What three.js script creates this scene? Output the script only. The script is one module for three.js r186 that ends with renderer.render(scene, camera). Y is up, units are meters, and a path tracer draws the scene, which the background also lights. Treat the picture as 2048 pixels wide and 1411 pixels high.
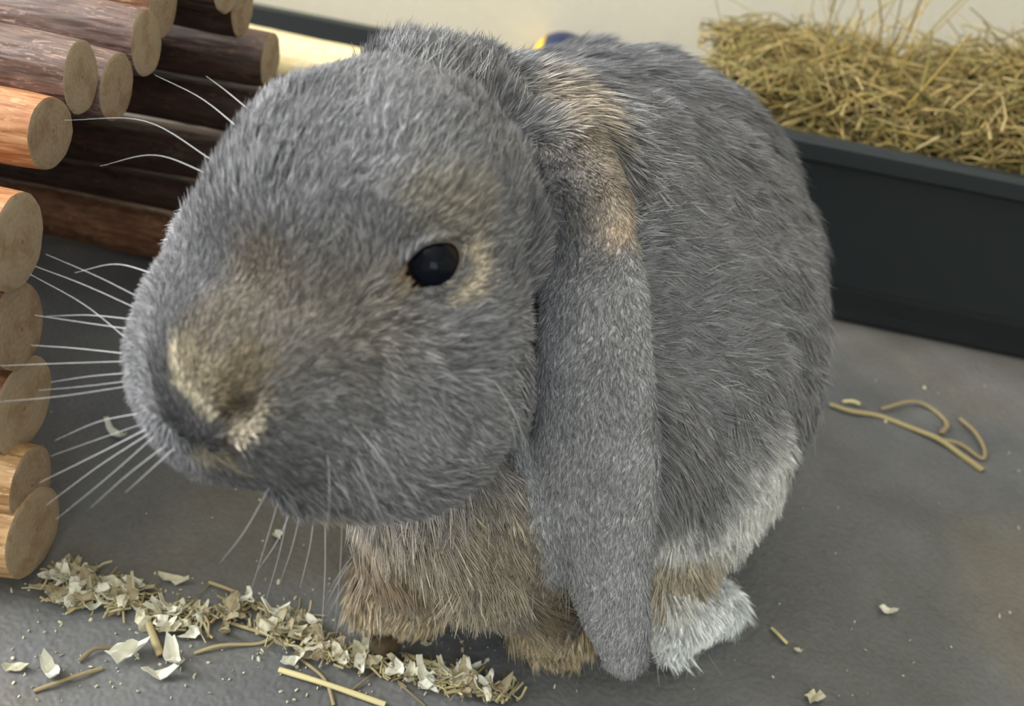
import * as THREE from 'three';
import { mergeGeometries } from 'three/addons/utils/BufferGeometryUtils.js';
import { RectAreaLightUniformsLib } from 'three/addons/lights/RectAreaLightUniformsLib.js';

// ---------------------------------------------------------------- camera, light, exposure
const F_PX = 2000, CX = 1024, CY = 705.5, CAM_H = 0.24;
const rad = (a) => (a * Math.PI) / 180;
const PITCH = rad(33), ROLL = rad(9.5), YAW = rad(5);
const V3 = (x = 0, y = 0, z = 0) => new THREE.Vector3(x, y, z);
const toWorld = (v) => V3(Math.cos(YAW) * v.x + Math.sin(YAW) * v.z, v.y, -Math.sin(YAW) * v.x + Math.cos(YAW) * v.z);
const camF = toWorld(V3(0, -Math.sin(PITCH), -Math.cos(PITCH)));
const u0 = toWorld(V3(0, Math.cos(PITCH), -Math.sin(PITCH))), r0 = toWorld(V3(1, 0, 0));
const camR = r0.clone().multiplyScalar(Math.cos(ROLL)).addScaledVector(u0, Math.sin(ROLL));
const camU = u0.clone().multiplyScalar(Math.cos(ROLL)).addScaledVector(r0, -Math.sin(ROLL));
const camC = V3(0, CAM_H, 0);

const scene = new THREE.Scene();
const camera = new THREE.PerspectiveCamera((2 * Math.atan(CY / F_PX) * 180) / Math.PI, 2048 / 1411, 0.01, 30);
camera.position.copy(camC);
camera.up.copy(camU);
camera.lookAt(camC.clone().add(camF));
camera.focus = 0.25;
camera.userData.fStop = 15;

const renderer = new THREE.WebGLRenderer({ antialias: true });
renderer.toneMapping = THREE.LinearToneMapping;
renderer.toneMappingExposure = 1.0;
renderer.shadowMap.enabled = true;
RectAreaLightUniformsLib.init();
scene.background = new THREE.Color(0.75, 0.86, 1.0);

function windowLight(name, w, h, pos, target, color, intensity) {
  const l = new THREE.RectAreaLight(color, intensity, w, h);
  l.name = name; l.position.copy(pos); l.lookAt(target); scene.add(l);
  return l;
}
const ROOM = { x0: -1.7, x1: 1.9, z0: -0.742, z1: 2.0, h: 2.4 };
windowLight('window_light', 1.05, 1.65, V3(ROOM.x0 + 0.03, 1.225, -0.165), V3(0.5, 1.225, -0.165), new THREE.Color(0.94, 0.975, 1), 17.5);
windowLight('window_light_001', 1.5, 1.4, V3(0.85, 1.4, ROOM.z1 - 0.03), V3(0.85, 1.4, 0), new THREE.Color(0.8, 0.92, 1), 3.6);

// ---------------------------------------------------------------- helpers
let seedState = 12345;
const rnd = () => { seedState = (seedState + 0x6d2b79f5) | 0; let t = Math.imul(seedState ^ (seedState >>> 15), 1 | seedState); t = (t + Math.imul(t ^ (t >>> 7), 61 | t)) ^ t; return ((t ^ (t >>> 14)) >>> 0) / 4294967296; };
const rr = (a, b) => a + (b - a) * rnd();
const gauss = () => { let s = 0; for (let i = 0; i < 6; i++) s += rnd(); return (s - 3) / 0.7071; };
const clamp = (x, a = 0, b = 1) => Math.min(b, Math.max(a, x));
const smooth = (x, a, b) => { const t = clamp((x - a) / (b - a)); return t * t * (3 - 2 * t); };
const lerp = (a, b, t) => a + (b - a) * t;
const pixRay = (px, py) => camF.clone().addScaledVector(camR, (px - CX) / F_PX).addScaledVector(camU, -(py - CY) / F_PX);
const at = (px, py, d) => camC.clone().addScaledVector(pixRay(px, py), d);
const onFloor = (px, py, y = 0) => { const r = pixRay(px, py); return camC.clone().addScaledVector(r, (y - CAM_H) / r.y); };
const onPlaneX = (px, py, X) => { const r = pixRay(px, py); return camC.clone().addScaledVector(r, X / r.x); };
const onPlaneZ = (px, py, Z) => { const r = pixRay(px, py); return camC.clone().addScaledVector(r, Z / r.z); };
const lin = (hex) => new THREE.Color(hex);
const hash3 = (x, y, z) => { let h = Math.imul(x, 374761393) + Math.imul(y, 668265263) + Math.imul(z, 2147483647 ^ 0x5bd1e995); h = Math.imul(h ^ (h >>> 13), 1274126177); return ((h ^ (h >>> 16)) >>> 0) / 4294967296; };
function vnoise(x, y, z = 0) {
  const ix = Math.floor(x), iy = Math.floor(y), iz = Math.floor(z); let fx = x - ix, fy = y - iy, fz = z - iz;
  fx = fx * fx * (3 - 2 * fx); fy = fy * fy * (3 - 2 * fy); fz = fz * fz * (3 - 2 * fz);
  const c = (i, j, k) => hash3(ix + i, iy + j, iz + k);
  return lerp(lerp(lerp(c(0, 0, 0), c(1, 0, 0), fx), lerp(c(0, 1, 0), c(1, 1, 0), fx), fy), lerp(lerp(c(0, 0, 1), c(1, 0, 1), fx), lerp(c(0, 1, 1), c(1, 1, 1), fx), fy), fz);
}
const fbm = (x, y, z = 0, o = 4) => { let s = 0, a = 0.5, t = 0; for (let i = 0; i < o; i++) { s += a * vnoise(x, y, z); t += a; x *= 2.03; y *= 2.03; z *= 2.03; a *= 0.5; } return s / t; };
// noise that repeats every `p` cells, for tiling textures
function tnoise(x, y, p) {
  const ix = Math.floor(x), iy = Math.floor(y); let fx = x - ix, fy = y - iy; fx = fx * fx * (3 - 2 * fx); fy = fy * fy * (3 - 2 * fy);
  const m = (a) => ((a % p) + p) % p, c = (i, j) => hash3(m(ix + i), m(iy + j), p * 7);
  return lerp(lerp(c(0, 0), c(1, 0), fx), lerp(c(0, 1), c(1, 1), fx), fy);
}
const tfbm = (u, v, p, o = 4) => { let s = 0, a = 0.5, t = 0; for (let i = 0; i < o; i++) { s += a * tnoise(u * p, v * p, p); t += a; p *= 2; a *= 0.5; } return s / t; };
function dataTex(w, h, fn, srgb = true) {
  const d = new Uint8Array(w * h * 4);
  for (let y = 0; y < h; y++) for (let x = 0; x < w; x++) { const c = fn((x + 0.5) / w, (y + 0.5) / h), o = (y * w + x) * 4; for (let k = 0; k < 3; k++) d[o + k] = clamp(c[k] ?? c[0], 0, 255); d[o + 3] = 255; }
  const t = new THREE.DataTexture(d, w, h); t.magFilter = THREE.LinearFilter; t.minFilter = THREE.LinearFilter; t.wrapS = t.wrapT = THREE.RepeatWrapping; if (srgb) t.colorSpace = THREE.SRGBColorSpace; t.needsUpdate = true;
  return t;
}
const std = (o) => new THREE.MeshStandardMaterial(o), phys = (o) => new THREE.MeshPhysicalMaterial(o);
const used = {};
const numbered = (n) => { used[n] = (used[n] ?? -1) + 1; return used[n] ? `${n}_${String(used[n]).padStart(3, '0')}` : n; };
function mesh(name, geo, mat, parent) { const m = new THREE.Mesh(geo, mat); m.name = parent ? name : numbered(name); m.castShadow = m.receiveShadow = true; (parent ?? scene).add(m); return m; }
function tag(o, label, category, group, kind) { if (label) o.userData.label = label; if (category) o.userData.category = category; if (group) o.userData.group = group; if (kind) o.userData.kind = kind; return o; }
function group(name, pos, label, category, grp) { const g = new THREE.Group(); g.name = numbered(name); g.position.copy(pos ?? V3()); scene.add(g); return tag(g, label, category, grp); }
function box(x0, x1, y0, y1, z0, z1) { const g = new THREE.BoxGeometry(x1 - x0, y1 - y0, z1 - z0); g.translate((x0 + x1) / 2, (y0 + y1) / 2, (z0 + z1) / 2); const p = g.attributes.position, n = g.attributes.normal, uv = g.attributes.uv; for (let i = 0; i < p.count; i++) { const ax = Math.abs(n.getX(i)), ay = Math.abs(n.getY(i)); if (ay > 0.5) uv.setXY(i, p.getX(i), p.getZ(i)); else if (ax > 0.5) uv.setXY(i, p.getZ(i), p.getY(i)); else uv.setXY(i, p.getX(i), p.getY(i)); } return g; }
// tapered tube along points, radius function of t
function tube(pts, radius, sides = 5, flat = 1, flatDir = null) {
  const n = pts.length, pos = [], nor = [], idx = []; let side = V3();
  for (let i = 0; i < n; i++) {
    const t = pts[Math.min(n - 1, i + 1)].clone().sub(pts[Math.max(0, i - 1)]).normalize();
    if (i === 0) { side = (flatDir ? flatDir.clone().cross(t) : V3(0.31, 0.9, 0.24).cross(t)); if (side.lengthSq() < 1e-8) side = V3(1, 0, 0).cross(t); } else side.addScaledVector(t, -side.dot(t));
    side.normalize(); const up = t.clone().cross(side), r = typeof radius === 'function' ? radius(i / (n - 1)) : radius;
    for (let k = 0; k < sides; k++) { const a = (k / sides) * Math.PI * 2, c = Math.cos(a), s = Math.sin(a) * flat; const nn = side.clone().multiplyScalar(c).addScaledVector(up, s); pos.push(pts[i].x + nn.x * r, pts[i].y + nn.y * r, pts[i].z + nn.z * r); const m = side.clone().multiplyScalar(c * flat).addScaledVector(up, Math.sin(a)).normalize(); nor.push(m.x, m.y, m.z); }
    if (i) for (let k = 0; k < sides; k++) { const a = (i - 1) * sides + k, b = (i - 1) * sides + ((k + 1) % sides), c = a + sides, d = b + sides; idx.push(a, b, c, b, d, c); }
  }
  for (const e of [0, n - 1]) { const o = e * sides; for (let k = 1; k < sides - 1; k++) e ? idx.push(o, o + k, o + k + 1) : idx.push(o, o + k + 1, o + k); }
  const g = new THREE.BufferGeometry(); g.setAttribute('position', new THREE.Float32BufferAttribute(pos, 3)); g.setAttribute('normal', new THREE.Float32BufferAttribute(nor, 3)); g.setIndex(idx); return g;
}
const curve = (pts, n) => new THREE.CatmullRomCurve3(pts).getPoints(n);

// ---------------------------------------------------------------- the room
const floorTex = dataTex(1024, 1024, (u, v) => {
  const a = tfbm(u, v, 4, 5), b = tfbm(v, u, 24, 3), c = tnoise(u * 512, v * 512, 512), w = smooth(tfbm(u + 0.37, v + 0.11, 6, 4), 0.5, 0.72);
  const warm = smooth(tfbm(v + 0.6, u + 0.2, 5, 4), 0.42, 0.66);
  const k = 0.87 + 0.18 * (a - 0.5) + 0.16 * (b - 0.5) + 0.09 * (c - 0.5) + 0.05 * w;
  return [113 * k + 8 * warm, 114 * k + 3 * warm, 115 * k - 4 * warm + 3 * w];
});
floorTex.repeat.set(2.2, 2.2);
const floorBump = dataTex(512, 512, (u, v) => [255 * (0.6 * tfbm(u, v, 16, 4) + 0.4 * tnoise(u * 256, v * 256, 256))], false);
floorBump.repeat.set(4, 4);
const mFloor = std({ map: floorTex, bumpMap: floorBump, bumpScale: 0.0006, roughness: 0.5 });
const wallTex = dataTex(512, 512, (u, v) => { const k = 0.97 + 0.06 * (tfbm(u, v, 6, 4) - 0.5) + 0.02 * (tnoise(u * 256, v * 256, 256) - 0.5); return [214 * k, 205 * k, 184 * k]; });
const mWall = std({ map: wallTex, roughness: 0.75 });
const mCeil = std({ color: '#e6e3dc', roughness: 0.9 });
const mSkirt = std({ color: '#23282a', roughness: 0.5 });
const mFrame = std({ color: '#e8e8e4', roughness: 0.4 });
const mPane = phys({ color: '#ffffff', transmission: 1, thickness: 0, roughness: 0.02, ior: 1.5 });
const struct = (o) => { o.userData.kind = 'structure'; return o; };
const R = ROOM, T = 0.12;
struct(mesh('floor', box(R.x0 - T, R.x1 + T, -T, 0, R.z0 - T, R.z1 + T), mFloor));
struct(mesh('ceiling', box(R.x0 - T, R.x1 + T, R.h, R.h + T, R.z0 - T, R.z1 + T), mCeil));
struct(mesh('wall_back', box(R.x0 - T, R.x1 + T, 0, R.h, R.z0 - T, R.z0), mWall));
struct(mesh('wall_right', box(R.x1, R.x1 + T, 0, R.h, R.z0, R.z1), mWall));
function wallWithWindow(name, along, fixed0, fixed1, a0, a1, w0, w1, y0, y1) {
  const seg = (s0, s1, b0, b1) => (along === 'z' ? box(fixed0, fixed1, b0, b1, s0, s1) : box(s0, s1, b0, b1, fixed0, fixed1));
  struct(mesh(name, mergeGeometries([seg(a0, w0, 0, R.h), seg(w1, a1, 0, R.h), seg(w0, w1, 0, y0), seg(w0, w1, y1, R.h)]), mWall));
}
wallWithWindow('wall_left', 'z', R.x0 - T, R.x0, R.z0, R.z1, -0.69, 0.36, 0.4, 2.05);
wallWithWindow('wall_front', 'x', R.z1, R.z1 + T, R.x0 - T, R.x1 + T, 0.1, 1.6, 0.7, 2.1);
function windowUnit(name, along, fixed, a0, a1, y0, y1) {
  const g = new THREE.Group(); g.name = name; scene.add(g); struct(g);
  const seg = (s0, s1, b0, b1, t) => (along === 'z' ? box(fixed - t, fixed + t, b0, b1, s0, s1) : box(s0, s1, b0, b1, fixed - t, fixed + t));
  const f = 0.05, m = (a0 + a1) / 2;
  mesh('window_frame', mergeGeometries([seg(a0, a1, y0, y0 + f, 0.03), seg(a0, a1, y1 - f, y1, 0.03), seg(a0, a0 + f, y0 + f, y1 - f, 0.03), seg(a1 - f, a1, y0 + f, y1 - f, 0.03), seg(m - f / 2, m + f / 2, y0 + f, y1 - f, 0.03)]), mFrame, g);
  mesh('pane', seg(a0 + f, m - f / 2, y0 + f, y1 - f, 0.003), mPane, g); mesh('pane', seg(m + f / 2, a1 - f, y0 + f, y1 - f, 0.003), mPane, g);
}
windowUnit('window_1', 'z', R.x0 - 0.06, -0.69, 0.36, 0.4, 2.05);
windowUnit('window_2', 'x', R.z1 + 0.06, 0.1, 1.6, 0.7, 2.1);
struct(mesh('baseboard_back', box(R.x0, R.x1, 0, 0.018, R.z0, R.z0 + 0.010), mSkirt));

// ---------------------------------------------------------------- wood
const mat3 = (r) => Math.round(r);
function barkTex(c0, c1, c2, seed, streak) {
  return dataTex(512, 256, (u, v) => {
    const a = tfbm(u + seed, v, 14, 5), s = tfbm(u * 0.25 + seed, v, streak, 4), p = tnoise(u * 128 + seed, v * 128, 128), q = smooth(tfbm(u + seed * 2, v + 0.3, 36, 4), 0.58, 0.74) * smooth(tfbm(u + 0.2, v + seed, 6, 2), 0.38, 0.6), l = smooth(p, 0.78, 0.95) * smooth(a, 0.4, 0.6);
    const r = [0, 1, 2].map((k) => lerp(lerp(c0[k], c1[k], smooth(0.5 * a + 0.5 * s, 0.35, 0.62)), c2[k], clamp(0.75 * q + 0.6 * l)));
    return r;
  });
}
const barkBump = dataTex(512, 256, (u, v) => [255 * (0.5 * tfbm(u * 0.5, v, 12, 4) + 0.5 * tfbm(u, v, 40, 3))], false);
const cutTex = (c0, c1, seed) => dataTex(256, 256, (u, v) => { const x = u - 0.48, y = v - 0.53, r = Math.hypot(x, y), w = 0.02 * tfbm(u, v, 5, 3), ring = 0.5 + 0.5 * Math.sin((r + w) * 85), n = tfbm(u + seed, v, 30, 3), stain = smooth(tfbm(u + seed, v + seed, 4, 3), 0.5, 0.75), pith = smooth(0.03 - r, 0, 0.02); const t = clamp(0.12 * ring + 0.5 * n + 0.4 * stain - 0.1 + pith); return [0, 1, 2].map((k) => lerp(c0[k], c1[k], t)); });
const barks = {
  purple: [barkTex([84, 62, 56], [116, 92, 84], [180, 148, 128], 0.13, 30), 0.55],
  brown: [barkTex([104, 66, 44], [140, 96, 68], [190, 150, 116], 0.47, 24), 0.55],
  orange: [barkTex([168, 108, 68], [196, 140, 96], [214, 172, 132], 0.71, 40), 0.5],
  tan: [barkTex([150, 112, 70], [186, 148, 104], [206, 176, 138], 0.29, 30), 0.5],
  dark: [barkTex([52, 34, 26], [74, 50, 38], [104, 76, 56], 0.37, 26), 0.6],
  peeled: [barkTex([232, 208, 152], [240, 222, 176], [226, 190, 128], 0.91, 50), 0.5],
};
for (const k in barks) { const t = barks[k][0]; t.repeat.set(6, 3); barks[k] = std({ map: t, bumpMap: barkBump, bumpScale: 0.0012, roughness: barks[k][1] }); }
const cuts = [cutTex([206, 184, 152], [170, 134, 98], 0.2), cutTex([198, 174, 142], [158, 122, 88], 0.6)].map((m) => std({ map: m, bumpMap: floorBump, bumpScale: 0.0004, roughness: 0.75 }));
// a log with its axis along x from x0 (left) to x1 (right, sawn face), ovality and bumps
function logGeo(x0, x1, r, seed, seg = 26, rings = 44) {
  const pos = [], uv = [], idx = [];
  const shape = (t, a) => r * (1 + 0.05 * Math.sin(a * 2 + seed * 9) + 0.09 * (fbm(t * 22 + seed * 31, Math.cos(a) * 1.3 + 5, Math.sin(a) * 1.3 + seed * 7, 4) - 0.5) + 0.03 * (vnoise(t * 260, Math.cos(a) * 4 + seed, Math.sin(a) * 4) - 0.5));
  for (let i = 0; i <= rings; i++) {
    const t = lerp(x0, x1, i / rings), e = Math.min(t - x0, x1 - t), bev = e < 0.0001 ? 0.965 : 1, cy = 0.0015 * Math.sin(t * 18 + seed * 20), cz = 0.0015 * Math.cos(t * 15 + seed * 11);
    for (let k = 0; k <= seg; k++) { const a = (k / seg) * Math.PI * 2, q = shape(t, a) * bev; pos.push(t, cy + q * Math.sin(a), cz + q * Math.cos(a)); uv.push((t - x0) / 0.25 / 6 * 3 + seed, k / seg); }
    if (i) for (let k = 0; k < seg; k++) { const a = (i - 1) * (seg + 1) + k, b = a + 1, c = a + seg + 1, d = c + 1; idx.push(a, b, c, b, d, c); }
  }
  const g = new THREE.BufferGeometry(); g.setAttribute('position', new THREE.Float32BufferAttribute(pos, 3)); g.setAttribute('uv', new THREE.Float32BufferAttribute(uv, 2)); g.setIndex(idx); g.computeVertexNormals();
  const ends = [[x0, -1, 0], [x1, 1, rings]].map(([x, s, row]) => {
    const p = [], u = [], ix = []; const base = row * (seg + 1);
    let my = 0, mz = 0; for (let k = 0; k < seg; k++) { my += pos[(base + k) * 3 + 1] / seg; mz += pos[(base + k) * 3 + 2] / seg; }
    p.push(x + s * 0.0009, my, mz); u.push(0.5, 0.5);
    for (const [f, off] of [[0.6, 0.0008], [0.93, 0.0006], [1.0, 0]]) for (let k = 0; k <= seg; k++) { const o = (base + k) * 3, dy = pos[o + 1] - my, dz = pos[o + 2] - mz; p.push(x + s * (off + 0.0005 * (vnoise(dy * 400 * f + seed * 50, dz * 400 * f) - 0.5) * (f < 1)), my + dy * f, mz + dz * f); u.push(0.5 + 0.47 * dz / r * f, 0.5 + 0.47 * dy / r * f); }
    for (let k = 0; k < seg; k++) { const q = (a, b, c) => (s > 0 ? ix.push(a, c, b) : ix.push(a, b, c)); q(0, 1 + k, 2 + k); for (let j = 0; j < 2; j++) { const a = 1 + j * (seg + 1) + k, b = a + 1, c = a + seg + 1, d = c + 1; q(a, c, b); q(b, c, d); } }
    const e = new THREE.BufferGeometry(); e.setAttribute('position', new THREE.Float32BufferAttribute(p, 3)); e.setAttribute('uv', new THREE.Float32BufferAttribute(u, 2)); e.setIndex(ix); e.computeVertexNormals(); return e;
  });
  return [g, ends];
}

// ---------------------------------------------------------------- log tunnel: logs side by side over an arch
const XE = -0.148;
{
  const tunnel = group('log_tunnel', V3(-0.30, 0, -0.285), 'arched rabbit tunnel of bark covered logs with pale sawn ends', 'log tunnel');
  const near = [[76, 1084, 0.0148, 'tan', 0], [58, 977, 0.0118, 'tan', -0.001], [52, 806, 0.0150, 'brown', -0.006], [34, 655, 0.0130, 'purple', -0.004], [41, 486, 0.0128, 'orange', 0], [101, 277, 0.0104, 'orange', 0], [156, 169, 0.0096, 'purple', 0], [233, 163, 0.0102, 'purple', 0], [293, 98, 0.0104, 'purple', 0], [325, 10, 0.0106, 'brown', -0.002]];
  const spots = near.map(([px, py, r, m, off]) => { const p = onPlaneX(px, py, XE + off); return [p.x, p.y, p.z, r, m]; });
  spots[0][1] = Math.max(spots[0][1], 0.0150);
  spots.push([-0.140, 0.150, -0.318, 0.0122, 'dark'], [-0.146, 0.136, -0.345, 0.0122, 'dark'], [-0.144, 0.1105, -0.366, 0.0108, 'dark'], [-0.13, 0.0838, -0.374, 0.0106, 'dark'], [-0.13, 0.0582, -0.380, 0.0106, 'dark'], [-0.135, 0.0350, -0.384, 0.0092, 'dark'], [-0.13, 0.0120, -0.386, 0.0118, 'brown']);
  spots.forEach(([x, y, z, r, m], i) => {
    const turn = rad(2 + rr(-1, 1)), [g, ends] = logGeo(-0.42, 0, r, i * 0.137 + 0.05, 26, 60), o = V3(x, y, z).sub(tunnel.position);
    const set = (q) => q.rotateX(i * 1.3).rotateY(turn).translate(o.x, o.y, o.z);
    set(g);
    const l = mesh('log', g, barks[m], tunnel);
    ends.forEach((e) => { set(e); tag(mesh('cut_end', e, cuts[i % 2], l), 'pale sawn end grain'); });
  });
}
// peeled pale pole lying on the floor further back
{
  const p = group('peeled_pole', V3(-0.3, 0, -0.645), 'pale peeled wooden pole lying on the floor behind the log tunnel', 'pole');
  const [g, ends] = logGeo(-0.32, 0.2, 0.0155, 0.77);
  g.translate(0, 0.0165, 0); const b = mesh('pole', g, barks.peeled, p);
  ends.forEach((e) => { e.translate(0, 0.0165, 0); mesh('cut_end', e, cuts[0], b); });
}

// ---------------------------------------------------------------- the rabbit: one body from blended tapered shapes
// every shape: pixel x, pixel y, depth, radius in pixels at that depth
const PX = (px, py, d, r) => ({ c: at(px, py, d), r: (r * d) / F_PX });
const dirPx = (dx, dy, dd = 0) => camR.clone().multiplyScalar(dx).addScaledVector(camU, -dy).addScaledVector(camF, dd).normalize();
const SH = { body: [], head: [], limb: [], ear: [] };
// flow: direction in which the hair lies; len: hair length in mm; lift: how far it stands off
function ball(set, a, flow, len, lift, b = null, k = null) { const A = PX(...a), B = b ? PX(...b) : null; SH[set].push({ A, B, flow: dirPx(...flow), len, lift, k, ab: B ? B.c.clone().sub(A.c) : null }); }
// body
ball('body', [1020, 402, 0.285, 262], [1, -0.15], 7.6, 0.4);
ball('body', [1130, 540, 0.315, 320], [1, 0.1], 7.6, 0.4);
ball('body', [1214, 464, 0.355, 351], [1, 0.15], 7.6, 0.4);
ball('body', [1284, 618, 0.36, 312], [0.85, 0.55], 7.8, 0.38);
ball('body', [1308, 738, 0.348, 272], [0.7, 0.75], 8, 0.38);
ball('body', [1300, 862, 0.335, 208], [0.55, 0.85], 12, 0.42);
ball('body', [1150, 850, 0.325, 280], [0.4, 0.9], 11, 0.35);
ball('body', [990, 850, 0.285, 225], [0.3, 1], 11, 0.35);
ball('body', [880, 930, 0.278, 160], [0.2, 1], 11, 0.35);
ball('body', [1070, 960, 0.285, 200], [0.25, 1], 13, 0.35);
// limbs
ball('limb', [855, 1040, 0.285, 105], [0, 1], 8, 0.3, [800, 1140, 0.292, 84]);
ball('limb', [772, 1200, 0.294, 52], [-0.25, 1], 5, 0.4, [850, 1190, 0.295, 45]);
ball('limb', [1100, 1090, 0.29, 110], [0.1, 1], 9, 0.3, [1095, 1210, 0.296, 66]);
ball('limb', [1080, 1250, 0.297, 44], [-0.1, 1], 5, 0.4, [1135, 1252, 0.298, 42]);
ball('limb', [1320, 1040, 0.32, 130], [0.3, 1], 11, 0.3, [1318, 1195, 0.307, 54]);
ball('limb', [1348, 1256, 0.303, 48], [-0.2, 0.9], 5.5, 0.5, [1416, 1206, 0.322, 58]);
// head
ball('head', [752, 440, 0.215, 302], [0.3, -1], 4.6, 0.55);
ball('head', [842, 218, 0.238, 116], [0.3, -1], 6, 0.6, [930, 228, 0.25, 106]);
ball('head', [900, 470, 0.232, 180], [0.9, -0.3], 5.5, 0.55);
ball('head', [640, 590, 0.205, 255], [0.35, -0.9], 4, 0.55, [525, 722, 0.190, 158]);
ball('head', [826, 780, 0.212, 210], [0.9, 0.45], 5, 0.5);
ball('head', [690, 832, 0.204, 182], [0.45, 0.9], 4.6, 0.5);
ball('head', [404, 726, 0.203, 106], [-1, 0.15], 4, 0.5);
ball('head', [386, 768, 0.195, 70], [-0.6, 0.6], 3.4, 0.5);
ball('head', [458, 852, 0.186, 44], [-0.1, 1], 3, 0.4);
ball('head', [432, 622, 0.205, 104], [-0.9, -0.3], 4, 0.5);
ball('head', [560, 560, 0.232, 200], [-1, 0], 5, 0.4);
ball('head', [446, 772, 0.178, 72], [0.2, -0.8], 2.6, 0.45, [432, 655, 0.186, 78], 0.006);
ball('head', [562, 800, 0.182, 98], [0.75, 0.4], 3.6, 0.45);
ball('head', [425, 832, 0.188, 52], [-0.4, 0.9], 3.5, 0.4);
ball('head', [860, 430, 0.196, 105], [0.7, -0.5], 4.5, 0.4);
ball('head', [860, 655, 0.2, 130], [0.9, 0.15], 5, 0.5);
// ear root
ball('head', [1130, 330, 0.252, 92], [1, 0.35], 7, 0.35, [1165, 430, 0.244, 92], 0.006);
const tipPts = [[1150, 370, 0.244, 80, 42], [1172, 470, 0.238, 98, 42], [1184, 600, 0.233, 112, 40], [1188, 750, 0.233, 122, 42], [1192, 900, 0.238, 130, 44], [1194, 990, 0.243, 125, 42], [1204, 1080, 0.248, 102, 42], [1217, 1180, 0.254, 82, 38], [1236, 1260, 0.259, 64, 32], [1247, 1312, 0.263, 46, 24]];
const farPts = [[605, 330, 0.246, 74, 38], [578, 450, 0.250, 90, 38], [562, 600, 0.256, 98, 38], [556, 740, 0.263, 92, 36], [556, 830, 0.268, 66, 30], [558, 880, 0.272, 38, 22]];
const earOf = (pts) => pts.map(([x, y, d, hw, ht]) => ({ c: at(x, y, d), hw: (hw * d) / F_PX, ht: (ht * d) / F_PX }));
const EARS = [{ e: earOf(tipPts), n: camF.clone().multiplyScalar(-0.93).addScaledVector(camR, -0.42).addScaledVector(camU, 0.14).normalize() }, { e: earOf(farPts), n: camF.clone().multiplyScalar(0.75).addScaledVector(camR, -0.65).normalize() }];
const _q = V3(), _w = V3(); let earT = 0;
function earDist(p) { const b = oneEar(EARS[1].e, EARS[1].n, p), tb = earT, a = oneEar(EARS[0].e, EARS[0].n, p); if (b < a) earT = tb; return Math.min(a, b); }
function oneEar(EAR, earN, p) {
  let best = 1e9, bi = 0, bt = 0;
  for (let i = 0; i < EAR.length - 1; i++) { const a = EAR[i].c, b = EAR[i + 1].c; _w.subVectors(b, a); const L = _w.lengthSq(); const t = clamp(_q.subVectors(p, a).dot(_w) / L); const d = _q.addScaledVector(_w, -t).lengthSq(); if (d < best) { best = d; bi = i; bt = t; } }
  earT = bi + bt; const a = EAR[bi], b = EAR[bi + 1], hw = lerp(a.hw, b.hw, bt), ht = lerp(a.ht, b.ht, bt);
  _w.subVectors(b.c, a.c); const L = _w.length(); _w.divideScalar(L); _q.copy(a.c).addScaledVector(_w, bt * L); _q.subVectors(p, _q);
  const along = _q.dot(_w), nx = earN.x - _w.x * earN.dot(_w), ny = earN.y - _w.y * earN.dot(_w), nz = earN.z - _w.z * earN.dot(_w), nl = Math.hypot(nx, ny, nz), dn = (_q.x * nx + _q.y * ny + _q.z * nz) / nl;
  const dw2 = Math.max(0, _q.lengthSq() - along * along - dn * dn), k = Math.sqrt(dw2 / (hw * hw) + (dn * dn) / (ht * ht) + (along * along) / (hw * hw));
  return (k - 1) * ht;
}
const shapeDist = (s, p) => { if (!s.B) return p.distanceTo(s.A.c) - s.A.r; _q.subVectors(p, s.A.c); const t = clamp(_q.dot(s.ab) / s.ab.lengthSq()); _q.addScaledVector(s.ab, -t); return _q.length() - lerp(s.A.r, s.B.r, t); };
const smin = (a, b, k) => { const h = Math.max(k - Math.abs(a - b), 0) / k; return Math.min(a, b) - h * h * k * 0.25; };
const smax = (a, b, k) => -smin(-a, -b, k);
const cutters = [];   // grooves: tapered capsules taken out of the body
function bodyDist(p) {
  let b = 1e9, h = 1e9, l = 1e9;
  for (const s of SH.body) b = smin(b, shapeDist(s, p), 0.03);
  for (const s of SH.limb) l = smin(l, shapeDist(s, p), 0.008);
  for (const s of SH.head) h = smin(h, shapeDist(s, p), s.k ?? 0.014);
  let d = smin(smin(b, l, 0.012), h, 0.007);
  d = smin(d, earDist(p), 0.004);
  for (const c of cutters) d = smax(d, -shapeDist(c, p), 0.0025);
  return d;
}
function castPx(px, py) { const r = pixRay(px, py).normalize(), p = camC.clone().addScaledVector(r, 0.1); for (let i = 0; i < 160; i++) { const d = bodyDist(p); if (d < 0.0002) return p; p.addScaledVector(r, d * 0.7); if (p.distanceTo(camC) > 0.6) break; } return null; }
const surf = (px, py) => { const p = castPx(px, py); if (!p) console.log('no surface under', px, py); return p ?? at(px, py, 0.25); };
const gradient = (p, e = 0.0008) => { const q = p.clone(), g = V3(); for (const k of 'xyz') { q[k] = p[k] + e; const a = bodyDist(q); q[k] = p[k] - e; g[k] = a - bodyDist(q); q[k] = p[k]; } return g.normalize(); };
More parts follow.
